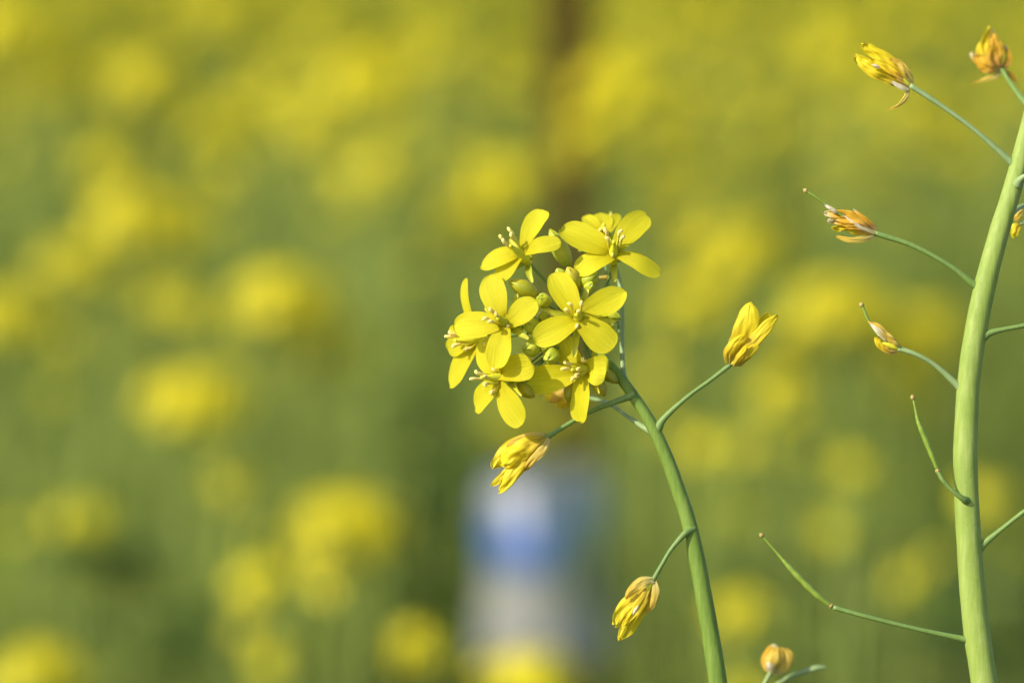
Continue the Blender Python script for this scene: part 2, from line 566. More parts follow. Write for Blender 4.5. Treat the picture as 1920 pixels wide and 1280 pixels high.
def copy_plant(src, loc, sz, rot):
    c = src.copy()
    COL.objects.link(c)
    for ch in src.children:
        k = ch.copy()
        COL.objects.link(k)
        k.parent = c
    put(c, loc, sz, rot)
    return c


def put(c, loc, sz, rot):
    c.location, c.scale, c.rotation_euler = loc, (1, 1, sz), (0, 0, rot)


rng = random.Random(11)
P_BIG = make_plant(rng, [(0, 0, 0, .034, 46), (.048, .01, -.035, .026, 24), (-.03, .03, -.06, .02, 16)], 14, 5)
P_ONE = make_plant(rng, [(0, 0, 0, .028, 34), (-.035, .02, -.045, .019, 14)], 18, 6)
P_LONE = make_plant(rng, [(0, 0, 0, .028, 36)], 14, 6)
P_SMALL = make_plant(rng, [(0, 0, 0, .022, 20), (.03, -.02, -.05, .014, 9)], 20, 6)
P_TINY = make_plant(rng, [(0, 0, 0, .014, 9), (.02, .015, -.045, .009, 5)], 18, 6)
P_MANY = make_plant(rng, [(0, 0, 0, .024, 26), (.08, -.02, -.05, .019, 18), (-.06, .05, -.09, .018, 16), (.02, .09, -.13, .016, 12)], 12, 5)
used = set()


def plant_at(src, px, py, depth, label, group, rot=0.0):
    p = at(px, py, depth)
    loc, sz = (p.x, p.y, 0), p.z + .006
    if src.name in used:
        o = copy_plant(src, loc, sz, rot)
    else:
        used.add(src.name)
        o = src
        put(o, loc, sz, rot)
    tag(o, label, 'mustard plant', group)
    return o


# (picture x, y, depth, prototype, label): every soft yellow head that can be told apart
HEADS = [
    (275, 150, 2.4, P_BIG, 'big bright blurred yellow head near the top left, wider than the head right of it'),
    (455, 215, 2.7, P_LONE, 'medium blurred head right of and lower than the big bright top left head'),
    (690, 150, 2.4, P_BIG, 'bright blurred yellow head midway between top left head and brown stake'),
    (1160, 160, 2.3, P_BIG, 'bright blurred yellow head touching the right side of the brown stake'),
    (1255, 215, 2.8, P_LONE, 'dimmer blurred head just right of the bright head beside the brown stake'),
    (25, 50, 2.5, P_BIG, 'bright blurred yellow head cut off by the top left corner'),
    (640, 320, 3.4, P_SMALL, 'dim blurred head under the bright head left of the brown stake'),
    (255, 405, 2.05, P_BIG, 'largest bright blurred head at mid left, above the darker green gap'),
    (330, 415, 2.2, P_LONE, 'blurred head adjoining the largest mid left head on its right side'),
    (215, 510, 2.4, P_TINY, 'faint blurred head hanging under the largest mid left head'),
    (950, 340, 2.4, P_LONE, 'bright blurred head left of brown stake, above the sharp flower cluster'),
    (890, 405, 2.45, P_LONE, 'blurred head up and left of the sharp flower cluster, lower of an adjoining pair'),
    (1380, 470, 2.0, P_BIG, 'bright blurred head right of the sharp flower cluster, at its upper petals height'),
    (1275, 385, 2.7, P_SMALL, 'dim blurred head above and right of the sharp cluster, over a brighter head'),
    (1580, 575, 1.9, P_BIG, 'wide bright blurred head behind the lower two wilted flowers, left one of two'),
    (1730, 620, 2.15, P_ONE, 'blurred head touching the left edge of the thick pale stem'),
    (1560, 85, 3.0, P_LONE, 'dim far blurred head left of the topmost wilted flowers'),
    (1440, 245, 3.3, P_SMALL, 'dim olive blurred head below and left of the top wilted flower'),
    (1640, 315, 3.0, P_SMALL, 'dim olive blurred head between the two uppermost wilted flowers of the thick stem'),
    (535, 560, 1.85, P_BIG, 'bright blurred head left of the sharp cluster, level with its middle'),
    (420, 620, 2.3, P_TINY, 'faint blurred head just left of the bright head level with the cluster'),
    (15, 590, 2.0, P_LONE, 'blurred head cut by the left edge at mid height'),
    (355, 750, 1.75, P_LONE, 'soft yellow blurred head below and left of the cluster, lone in green'),
    (440, 900, 1.8, P_TINY, 'small dull orange blurred head between two brighter lower left heads'),
    (655, 985, 1.5, P_LONE, 'brightest blurred head in the lower left, left of the white and blue sack'),
    (625, 1085, 1.6, P_TINY, 'small blurred head directly under the brightest lower left head'),
    (490, 1085, 1.6, P_TINY, 'dull small blurred head left of and lower than the brightest lower left head'),
    (150, 965, 1.75, P_TINY, 'faint blurred head low on the far left, standing in dark green'),
    (70, 1265, 1.35, P_SMALL, 'blurred yellow head cut by the bottom left corner'),
    (990, 1275, 1.35, P_SMALL, 'bright blurred head at bottom edge in front of the sack'),
    (790, 1205, 1.5, P_TINY, 'dim blurred head left of the foot of the sack'),
    (1320, 835, 1.9, P_TINY, 'dim olive blurred head right of the bending stem below the closed flower'),
    (1495, 745, 2.1, P_TINY, 'faint blurred head between the closed yellow flower and the thick stem'),
    (1590, 880, 1.8, P_TINY, 'dull blurred head left of the short upright pod'),
    (1850, 930, 1.8, P_TINY, 'dull blurred head behind the thick pale stem'),
    (1395, 1140, 1.6, P_TINY, 'faint blurred head right of the bending stem near the bottom'),
    (1730, 1080, 1.7, P_TINY, 'faint blurred head left of the thick stem near the bottom'),
    (965, 800, 2.4, P_SMALL, 'dim blurred head behind the drooping closed flower above the sack'),
    (420, 20, 3.0, P_LONE, 'soft far blurred head at the top edge above the bright top left head'),
    (605, 75, 3.7, P_SMALL, 'dim far blurred head up and left of the bright head left of the stake'),
    (820, 120, 3.6, P_SMALL, 'dim far blurred head between the bright head and the brown stake'),
    (180, 320, 3.0, P_SMALL, 'dim blurred head between the big top left head and the largest mid left head'),
    (95, 170, 3.1, P_SMALL, 'dim blurred head left of the big bright top left head'),
    (430, 325, 2.9, P_SMALL, 'dim blurred head under the medium top left head, right of the largest mid left one'),
    (1345, 320, 2.9, P_SMALL, 'dim blurred head above the bright head right of the cluster'),
    (1715, 200, 3.3, P_ONE, 'soft blurred head behind the long stalk of the top wilted flower'),
    (1700, 40, 3.9, P_SMALL, 'far blurred head at the top edge between the two topmost wilted flowers'),
    (120, 640, 2.3, P_TINY, 'faint blurred head right of the one cut by the left edge'),
    (300, 555, 2.4, P_TINY, 'faint blurred head below the largest mid left head, above the lone soft one'),
    (1240, 700, 2.2, P_TINY, 'dull blurred head directly behind the bend of the green stem'),
    (1420, 830, 1.95, P_TINY, 'dull blurred head below the half closed flower, right of an olive one'),
    (1060, 760, 2.5, P_TINY, 'dim blurred head behind the lowest petals of the sharp cluster'),
    (1010, 620, 2.4, P_TINY, 'dim blurred head directly behind the sharp flower cluster'),
]
for i, (px, py, d, src, lab) in enumerate(HEADS):
    plant_at(src, px, py, d, lab, 'mustard plants told apart in the blurred field', rot=i * 1.37)

M['shade_dark_leaf'] = leafy('shade_dark_leaf', [(0.0, (0.035, 0.07, 0.010)), (1.0, (0.06, 0.10, 0.014))], nscale=60, namp=0.6, trans=0.25, rough=0.7, spec=0.15)  # shade of the gaps between plants put into the leaf colour
rng = random.Random(21)
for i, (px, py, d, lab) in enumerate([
        (835, 770, 2.35, 'added leafy weed coloured as shade, left of the sack, below the sharp cluster'),
        (1905, 1110, 1.6, 'added leafy weed coloured as shade, behind the thick stem in the bottom right corner'),
        (240, 1060, 1.75, 'added leafy weed coloured as shade, in the lower left between blurred yellow heads'),
        (1545, 1110, 1.9, 'added leafy weed coloured as shade, behind the long slanting pod'),
        (790, 900, 2.5, 'added leafy weed coloured as shade, left of another such weed beside the sack')]):
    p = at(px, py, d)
    w = empty('added_shade_weed', (p.x, p.y, 0))  # added plants, standing in for shaded gaps in the field
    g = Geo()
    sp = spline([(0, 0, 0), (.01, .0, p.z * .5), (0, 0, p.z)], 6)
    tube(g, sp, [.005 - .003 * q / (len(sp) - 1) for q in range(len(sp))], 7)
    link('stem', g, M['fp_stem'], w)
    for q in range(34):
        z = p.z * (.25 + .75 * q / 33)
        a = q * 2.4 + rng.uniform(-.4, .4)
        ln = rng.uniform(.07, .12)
        link('leaf', leaf_geo(rng, (0, 0, z), (math.cos(a), math.sin(a), rng.uniform(.3, .9)), ln, ln * .24), M['shade_dark_leaf'], w)
    tag(w, lab, 'weed', 'added weeds coloured as shade in the field')

FILL = 'out of focus mustard plants filling the field'
FLAB = 'one of many blurred mustard plants merging into yellow and green behind the stalks'
rng = random.Random(5)
GREEN = make_plant(rng, [(0, 0, 0, .008, 5)], 26, 9)
n_fill = 0
d = 1.25
while d < 8.2:
    half = 0.18 * d * 1.12
    n = max(2, int(2 * half * (0.24 if d < 2.6 else 0.30) * (16 if d < 2.4 else 22)))
    for k in range(n):
        x = rng.uniform(-half, half)
        y = d + rng.uniform(0, .3)
        if y < 2.9 or (y < 3.4 and rng.random() < .5):
            src, h = GREEN, rng.uniform(.62, .84) if y < 2.4 else rng.uniform(.72, .88)
        else:
            src = rng.choice([P_SMALL, GREEN, GREEN, GREEN, P_TINY] if y < 4.6 else [P_SMALL, P_ONE, P_MANY, P_MANY, GREEN])
            h = rng.uniform(.80, .98) if y > 3 else rng.uniform(.74, .88)
        if abs(x - 0.02) < .07 and y < 2.55:
            continue
        o = copy_plant(src, (x, y, 0), h, rng.uniform(0, 6.28)) if src.name in used else src
        if src.name not in used:
            used.add(src.name)
            put(o, (x, y, 0), h, 0)
        green = src is GREEN
        tag(o, 'one of many green podded mustard plants without open flowers, blurred behind the stalks' if green else FLAB, 'mustard plant',
            'green podded plants in the field' if green else FILL)
        n_fill += 1
    d += 0.3

# leaves and stalks too many to count, between and beyond the plants
rng = random.Random(3)
g = Geo()
for k in range(15000):
    y = 1.1 + 9 * rng.random() ** 1.3
    x = rng.uniform(-1, 1) * (0.25 * y + .25)
    z = rng.uniform(.02, .50 if y < 2.5 else .62) * (1 if rng.random() < .7 else 1.25)
    a = rng.uniform(0, 6.28)
    ln, wd = rng.uniform(.06, .16), rng.uniform(.005, .016)
    dv = V(math.cos(a), math.sin(a), rng.uniform(.1, 1.6)).normalized()
    sd = dv.cross(V(0, 0, 1)).normalized() * wd
    b = V(x, y, z)
    mid = b + dv * ln * .55
    tip = b + dv * ln + V(0, 0, -ln * rng.uniform(.1, .5))
    g.grid([[b - sd * .3, b + sd * .3], [mid - sd, mid + sd], [tip - sd * .15, tip + sd * .15]])
tag(link('field_foliage', g, M['fp_leaf']), 'mass of green leaves filling the field between the plants', 'foliage', kind='stuff')
g = Geo()
for k in range(9000):
    y = 8.3 + 30 * rng.random() ** 1.4
    x = rng.uniform(-1, 1) * (0.35 * y + 1)
    z = rng.uniform(.70, 1.0)
    for q in range(4):
        c = V(x, y, z) + V(rng.gauss(0, .02), rng.gauss(0, .02), rng.gauss(0, .015))
        a, r = rng.uniform(0, 6.28), .010 + .0006 * y
        e1, e2 = V(math.cos(a), math.sin(a), rng.uniform(-.5, .5)) * r, V(-math.sin(a), math.cos(a), rng.uniform(-.5, .5)) * r
        g.quad(c - e1 - e2, c + e1 - e2, c + e1 + e2, c - e1 + e2, mat=0)
    for q in range(3):
        a = rng.uniform(0, 6.28)
        b = V(x, y, .05)
        w = V(math.cos(a), math.sin(a), 0) * .02
        t = V(x + rng.gauss(0, .05), y + rng.gauss(0, .05), z)
        g.quad(b - w, b + w, t + w * .3, t - w * .3, mat=1)
tag(link('far_field_flowers', g, [M['fp_petal'], M['fp_leaf']]), 'far mustard flowers merging into an even yellow green band', 'flower field', kind='stuff')

# ------------------------------------------------------------------ wooden stake and sack in the field
m, nt, bs, out = nodes_of('weathered_wood')
tc = nt.nodes.new('ShaderNodeTexCoord')
mp = nt.nodes.new('ShaderNodeMapping')
mp.inputs['Scale'].default_value = (60, 60, 4)
nt.links.new(tc.outputs['Object'], mp.inputs[0])
nz = noise_node(nt, mp.outputs[0], 1, 5, .6)
rp = ramp(nt, [(.3, (.040, .025, .004)), (.55, (.058, .037, .006)), (.8, (.08, .05, .009))])
nt.links.new(nz.outputs[0], rp.inputs[0])
nt.links.new(rp.outputs[0], bs.inputs['Base Color'])
bs.inputs['Roughness'].default_value = .9
bs.inputs['Specular IOR Level'].default_value = .1
M['wood'] = m
sd_ = 2.75
top, low = at(1066, -330, sd_), at(1072, 420, sd_)
dirv = (low - top).normalized()
foot = low + dirv * ((low.z + .1) / -dirv.z)
stake = empty('wooden_stake', (foot.x, foot.y, 0))
g = Geo()
sp = [foot.lerp(top, k / 14) + V(.002 * math.sin(k * 1.3), .002 * math.cos(k), 0) for k in range(15)]
tube(g, sp, [.0275 - .0003 * k + (.0015 if k in (4, 8, 11) else 0) for k in range(15)], 12, wob=.12, seed=4)
link('pole', g, M['wood'], stake, (foot.x, foot.y, 0))
tag(stake, 'upright brown wooden stake standing in the field behind the flower cluster', 'stake')

m, nt, bs, out = nodes_of('printed_plastic_shaded_right')
tc = nt.nodes.new('ShaderNodeTexCoord')
sep = nt.nodes.new('ShaderNodeSeparateXYZ')
nt.links.new(tc.outputs['UV'], sep.inputs[0])
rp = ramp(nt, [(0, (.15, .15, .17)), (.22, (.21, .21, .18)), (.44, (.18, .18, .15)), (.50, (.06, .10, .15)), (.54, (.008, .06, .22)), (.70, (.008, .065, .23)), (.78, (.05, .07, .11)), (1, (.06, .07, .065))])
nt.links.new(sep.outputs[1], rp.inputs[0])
rp_shade_side = ramp(nt, [(0, (.26, .27, .28)), (.3, (.22, .24, .17)), (.5, (.17, .21, .10)), (.62, (.15, .20, .11)), (.8, (.09, .16, .19)), (1, (.19, .20, .16))])  # right half: duller tones painted in for the face turned from the sun
nt.links.new(sep.outputs[1], rp_shade_side.inputs[0])
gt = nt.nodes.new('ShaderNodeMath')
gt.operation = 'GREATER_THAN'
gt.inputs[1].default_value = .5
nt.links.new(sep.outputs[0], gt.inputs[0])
nt.links.new(mixc(nt, gt.outputs[0], rp.outputs[0], rp_shade_side.outputs[0]), bs.inputs['Base Color'])
bs.inputs['Roughness'].default_value = .4
M['plastic'] = m
SD = 2.15
k = 0.36 * SD / 1920
c0 = at(1022, 1225, SD)
c1 = at(1022, 878, SD)
sack = empty('plastic_sack', (c0.x, c0.y, c0.z))
g = Geo()
rows, uvs = [], []
NR, NC = 24, 40
for i in range(NR):
    t = i / (NR - 1)
    ctr = c0.lerp(c1, t)
    hw = 128 * k * (1 - .10 * math.sin(math.pi * t)) * (1 if t < .85 else 1 - .25 * (t - .85) / .15)
    hd = 60 * k * (1 if t < .6 else 1 - .8 * (t - .6) / .4)
    row, ur = [], []
    for j in range(NC):
        a = 2 * math.pi * j / NC
        ca, sa = math.cos(a), math.sin(a)
        x = math.copysign(abs(ca) ** .6, ca) * hw
        y = math.copysign(abs(sa) ** .6, sa) * hd
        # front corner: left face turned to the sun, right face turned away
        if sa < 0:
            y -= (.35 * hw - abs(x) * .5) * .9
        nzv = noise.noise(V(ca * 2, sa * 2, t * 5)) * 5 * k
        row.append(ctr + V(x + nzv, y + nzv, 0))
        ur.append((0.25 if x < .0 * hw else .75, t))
    rows.append(row)
    uvs.append(ur)
g.grid(rows, closed=True, uvrows=uvs, cap=True)
bag = link('bag', g, M['plastic'], sack, c0)
g = Geo()
tube(g, [V(c0.x, c0.y, -.05), V(c0.x + .003, c0.y, c0.z * .5), V(c0.x, c0.y, c0.z - .001)], [.012, .011, .011], 8)
link('support_peg', g, M['wood'], sack, c0)
tag(sack, 'blurred white and blue plastic sack low in the field under the flower cluster', 'sack')

# ------------------------------------------------------------------ the two sharp stalks and a third behind
def stalk_root(name, px_bottom, label, cat='flower stalk', dx=0.0, dy=0.0):
    w = W(px_bottom)
    base = V(w.x + dx, w.y + dy, 0)
    r = empty(name, base)
    tag(r, label, cat)
    return r, base


def main_stem(pts, root, base, mat, seg=24, taper=1.35, wob=.025):
    sp = spline(pts, 8)
    P = [W(p) for p in sp]
    rad = [p[3] * .5 * PXU for p in sp]
    tan = (P[-1] - P[-2]).normalized()
    a = P[-1]
    low = spline([a, a + tan * .10, a.lerp(base, .5) + V(tan.x * .12, tan.y * .05, 0), base - V(0, 0, .02)], 10)[1:]
    for i, q in enumerate(low):
        P.append(Vector(q))
        rad.append(sp[-1][3] * .5 * PXU * (1 + (taper - 1) * (i + 1) / len(low)))
    g = Geo()
    tube(g, P, rad, seg, wob=wob, seed=2, ridge=.012)
    return link('stem', g, mat, root, base)


main, mbase = stalk_root('mustard_stalk', (1360, 1400, 0), 'bending green mustard stalk carrying the sharp cluster of open yellow flowers', dx=.03)
STEM_A = [(1082, 600, -48, 9), (1092, 625, -44, 13), (1110, 648, -38, 16), (1134, 674, -30, 18), (1163, 708, -22, 20), (1191, 747, -14, 21.5), (1222, 797, -8, 23.5),
          (1251, 860, -4, 25.5), (1274, 925, -2, 27), (1289, 970, 0, 28), (1303, 1030, 0, 30), (1318, 1110, 0, 32), (1333, 1195, 0, 33.5), (1347, 1285, 0, 35), (1360, 1390, 0, 37)]
main_stem(STEM_A, main, mbase, M['stem_green'])
TOPC = V(1088, 606, -46)


def sub(name, g, mats, part, base):
    return link(name, g, mats, part, base)


def flower(root, base, c, axis, petals, anthers, seed, sepals=True, back=34, foot=None, stamen_up=36, sep_az=None, clipz=45, pist=34, extra_sepals=(), flare=0.0, sep_len=(52, 62)):
    """open flower. c: centre (px,py,z); axis: way it faces; petals: (base xy, tip xy, apparent width, options)"""
    rng = random.Random(seed)
    c, a = Vector(c), Vector(axis).normalized()
    rec = c - a * back
    g = Geo()                                  # receptacle, ovary, style and stigma in one
    pod_body(g, rec - a * 3, rec + a * 12, 15, lobes=4, lob=.08)
    sp = spline([tuple(c - a * 22) + (18,), tuple(c - a * 2) + (19,), tuple(c + a * pist * .35) + (15,), tuple(c + a * pist * .75) + (9,), tuple(c + a * pist) + (6.5,)], 5)
    tube(g, [W(p) for p in sp], [p[3] * .5 * PXU for p in sp], 10)
    st = c + a * pist
    pod_body(g, st - a * 2, st + a * 5, 8, 10, 6, lob=0)
    fl = link('flower', g, M['pistil'], root, base)
    for i, pt in enumerate(petals):
        b, t, w = pt[0], pt[1], pt[2]
        o = dict(pt[3]) if len(pt) > 3 else {}
        d = V(t[0] - b[0], t[1] - b[1], 0)
        z = -(d.x * a.x + d.y * a.y) / max(.25, a.z) + (o.pop('dz', 0)) + flare * d.length
        z = max(-clipz, min(clipz, z))
        bz = c.z + o.pop('bz', 2)
        off = V(b[0] - c.x, b[1] - c.y, 0)
        B = V(b[0], b[1], bz)
        T = V(t[0], t[1], bz + z)
        n = (a - (T - B).normalized() * a.dot((T - B).normalized())).normalized()
        curl = o.pop('curl', 7)                # blade arches: mid is proud, tip falls back
        mid = B.lerp(T, .5) + n * curl * .55
        T2 = T - n * curl * .35
        root_p = rec.lerp(c, .55) + off * .35
        g = Geo()
        petal(g, [root_p, B, mid, T2], w, o.pop('face', a), seed=seed * 10 + i, **o)
        sub('petal', g, M['petal'], fl, base)
    e1 = a.orthogonal().normalized()
    if sepals:
        azs = sep_az
        if azs is None:
            azs = []
            angs = sorted(math.atan2(p[1][1] - p[0][1], p[1][0] - p[0][0]) for p in petals)
            for k in range(len(angs)):
                nx = angs[(k + 1) % len(angs)] + (2 * math.pi if k == len(angs) - 1 else 0)
                azs.append((angs[k] + nx) / 2)
        for k, az in enumerate(azs):
            r = V(math.cos(az), math.sin(az), 0)
            r = (r - a * r.dot(a)).normalized()
            g = Geo()
            ln = rng.uniform(*sep_len)
            petal(g, [rec + r * 3, rec + r * 15 + a * 9, rec + r * (ln * .7) + a * 17, rec + r * ln + a * (19 + rng.uniform(-8, 6))], 17, a, cup=.5, seed=seed + k, prof='strap', true_width=True, nu=12, nv=7)
            sub('sepal', g, M['sepal'], fl, base)
    for ps in extra_sepals:
        g = Geo()
        petal(g, ps[0], ps[1], a, cup=.5, seed=seed + 31, prof='strap', nu=12, nv=7)
        sub('sepal', g, M['sepal'], fl, base)
    for k, an in enumerate(anthers):           # (x, y[, dz, curl direction])
        short = len(an) > 2 and an[2] == 's'
        ht = 10 if short else stamen_up
        A = V(an[0], an[1], c.z + a.z * ht + (rng.uniform(-3, 3)))
        side = (A - (c + a * ht))
        side = side.normalized() if side.length > 1e-3 else e1
        g = Geo()
        st0 = c - a * 16 + side * 3
        md = (st0 + A) * .5 + side * 3
        sp = spline([st0, md, A - a * 4], 6)
        tube(g, [W(p) for p in sp], [2.1 * PXU] * len(sp), 6, mat=0)
        out_ = (side + V(rng.uniform(-.5, .5), rng.uniform(-.5, .5), 0)).normalized()
        q = [A - a * 11 - out_ * 2, A - a * 5, A + a * 1 + out_ * 1, A + a * 2.5 + out_ * 4.5, A - a * 1 + out_ * 6]
        sp = spline(q, 5)
        nn = len(sp)
        tube(g, [W(p) for p in sp], [PXU * (1.5 + 1.8 * math.sin(math.pi * min(1, .12 + .8 * i / (nn - 1)))) for i in range(nn)], 8, mat=1, wob=.25, seed=k)
        sub('stamen', g, [M['filament'], M['anther']], fl, base)
    g = Geo()
    f = Vector(foot) if foot else TOPC
    end = rec
    m1 = end.lerp(f, .35) - a * 14
    ptube(g, [tuple(f) + (6,), tuple(f.lerp(m1, .6)) + (5.5,), tuple(m1) + (5.5,), tuple(end - a * 2) + (6.5,), tuple(end + a * 2) + (9,)], 6, 8)
    sub('pedicel', g, M['pedicel'], fl, base)
    return fl


# A: upper left flower, looking up and left
flower(main, mbase, (975, 477, 0), (-.50, -.46, .73), [
    ((982, 465), (1017, 392), 34, dict(cup=.2, curl=5, te=.3)),
    ((982, 474), (1050, 453), 27, dict(cup=.05, curl=12, roll=-.35)),
    ((966, 475), (900, 498), 34, dict(curl=9, te=.52)),
    ((974, 482), (928, 527), 29, dict(curl=5))],
    [(957, 433), (959, 443), (941, 447), (946, 455), (972, 477, 's')], 1, sepals=True, back=34)
# B: left middle flower, nearly face on
flower(main, mbase, (944, 604, 34), (-.36, -.24, .9), [
    ((938, 593), (918, 514), 51, dict(cup=.10, bz=0)),
    ((953, 605), (1006, 565), 46, dict(cup=.12)),
    ((936, 608), (850, 612), 49, dict(cup=.08, bz=5)),
    ((947, 613), (927, 690), 44, dict(cup=.14, bz=5))],
    [(922, 583), (931, 591), (911, 596), (922, 602), (952, 610, 's')], 2, stamen_up=34, pist=26,
    extra_sepals=[([(968, 606, -4), (978, 620, -2), (979, 634, 6)], 9)])
# C: centre right flower, face on
flower(main, mbase, (1084, 594, 52), (-.02, -.28, .96), [
    ((1079, 584), (1034, 512), 53, dict(cup=.10, te=.55)),
    ((1094, 588), (1173, 546), 50, dict(cup=.14, te=.56)),
    ((1078, 602), (1002, 640), 50, dict(cup=.08, bz=5, te=.5)),
    ((1088, 604), (1150, 652), 56, dict(cup=.08, bz=5, te=.4))],
    [(1071, 571), (1065, 582), (1090, 571), (1084, 584), (1083, 609, 's')], 3, stamen_up=32, pist=18, sep_len=(68, 76))
# D: upper right flower, looking up
flower(main, mbase, (1151, 473, -8), (.0, -.52, .85), [
    ((1140, 466), (1050, 430), 52, dict(cup=.12, dz=6)),
    ((1157, 463), (1211, 400), 49, dict(cup=.14, dz=8)),
    ((1146, 480), (1080, 509), 41, dict(cup=.08, curl=14)),
    ((1156, 477), (1238, 511), 31, dict(cup=-.1, curl=18, te=.36))],
    [(1138, 437), (1141, 449), (1161, 436), (1165, 447), (1149, 475, 's')], 4, back=38, stamen_up=40, pist=36, foot=(1112, 590, -50))
# E: flower behind D, only its upper petals show
flower(main, mbase, (1130, 440, -115), (.05, -.5, .86), [
    ((1126, 436), (1094, 404), 26, dict(cup=.1)),
    ((1130, 436), (1126, 398), 40, dict(cup=.1, curl=4)),
    ((1136, 436), (1161, 401), 22, dict(cup=.1)),
    ((1132, 444), (1142, 470), 36, dict(cup=.1))],
    [(1133, 428), (1127, 430)], 5, back=36, foot=(1166, 640, -70))
# F: lower left flower, looking left
flower(main, mbase, (936, 708, 20), (-.80, .0, .60), [
    ((929, 697), (897, 638), 38, dict(cup=.1, dz=-14)),
    ((936, 701), (999, 683), 50, dict(cup=.30, curl=-4, ripple=2.2, te=.42)),
    ((936, 715), (977, 796), 42, dict(cup=.10, curl=10, te=.36)),
    ((930, 714), (889, 768), 36, dict(cup=.1, dz=-10))],
    [(896, 700), (889, 710), (907, 707), (908, 719), (923, 733, 's'), (928, 694, 's')], 6, stamen_up=40, pist=40, clipz=40)
# G: leftmost flower behind B, seen from the side
flower(main, mbase, (893, 636, -34), (-.90, .05, .42), [
    ((886, 610), (872, 521), 29, dict(cup=.15, dz=20)),
    ((893, 648), (841, 724), 31, dict(cup=.12, dz=24, curl=10)),
    ((884, 640), (836, 652), 40, dict(cup=.15, dz=-30)),
    ((884, 628), (840, 618), 26, dict(cup=.15, dz=-50))],
    [(847, 626), (842, 631), (857, 643), (853, 646), (877, 652, 's')], 7, stamen_up=40, pist=42, clipz=36)
# H: lower right flower, looking left and down
flower(main, mbase, (1094, 692, 14), (-.66, .05, .75), [
    ((1072, 703), (985, 715), 54, dict(cup=.18, curl=10, bz=4)),
    ((1089, 684), (1048, 636), 44, dict(cup=.1, bz=-2)),
    ((1102, 688), (1135, 696), 54, dict(cup=.1, te=.3, ripple=2)),
    ((1091, 705), (1090, 791), 41, dict(cup=.08, curl=8, te=.34, ripple=1.8))],
    [(1063, 682), (1060, 691), (1083, 693), (1080, 702), (1075, 708), (1094, 677, 's')], 8, stamen_up=34, pist=30, clipz=40, foot=(1105, 640, -44))


def bud(root, base, tip, b, w, mat='bud', foot=None, ped=True, cleft=.6):
    g = Geo()
    pod_body(g, b, tip, w, 20, 14, 4, .07, cleft)
    o = link('bud', g, M[mat], root, base)
    if ped:
        f = Vector(foot) if foot else TOPC
        d = (Vector(tip) - Vector(b)).normalized()
        g = Geo()
        q = Vector(b) - d * 14
        ptube(g, [tuple(f) + (4.5,), tuple(f.lerp(q, .6) - d * 4) + (4,), tuple(q) + (4,), tuple(Vector(b) + d * 3) + (5.5,)], 6, 7)
        link('pedicel', g, M['pedicel'], o, base)
    return o


for t, b, w, mt in [
    ((954, 527, -6), (1006, 552, -18), 30, 'bud_gold'),
    ((1031, 429, -85), (1067, 500, -70), 31, 'bud'),
    ((1044, 503, -8), (1060, 528, -24), 22, 'bud'),
    ((1064, 500, 6), (1085, 541, -14), 28, 'bud_gold'),
    ((1123, 513, 4), (1089, 532, -16), 29, 'bud'),
    ((1112, 530, 14), (1098, 545, -6), 19, 'bud'),
    ((1012, 556, 18), (1026, 570, -14), 27, 'bud'),
    ((1013, 588, 16), (1026, 598, -10), 20, 'bud'),
    ((986, 604, 10), (1008, 612, -18), 34, 'bud'),
    ((985, 654, 20), (1006, 648, -12), 35, 'bud'),
    ((1016, 656, 12), (1026, 648, -14), 20, 'bud_gold'),
    ((1026, 676, 14), (1040, 660, -16), 31, 'bud'),
    ((1165, 598, 0), (1122, 582, -24), 24, 'bud'),
    ((1134, 743, -8), (1114, 706, -24), 25, 'bud_gold'),
    ((1160, 719, -20), (1124, 690, -30), 20, 'bud_gold'),
    ((1066, 755, -24), (1070, 716, -30), 22, 'bud_gold'),
    ((1003, 744, 2), (970, 722, -14), 23, 'bud_gold'),
    ((1152, 612, 0), (1122, 604, -20), 22, 'bud'),
    ((1056, 560, 0), (1066, 584, -24), 24, 'bud'),
    ((1045, 622, 4), (1062, 614, -20), 26, 'bud'),
    ((1100, 560, 0), (1098, 580, -20), 20, 'bud'),
    ((966, 718, -10), (992, 700, -24), 22, 'bud'),
    ((1040, 590, 0), (1060, 598, -20), 22, 'bud'),
    ((1100, 512, -20), (1098, 540, -30), 24, 'bud'),
]:
    bud(main, mbase, V(*t) + V(0, 0, 10), V(*b) + V(0, 0, 8), w * 1.08, mt)


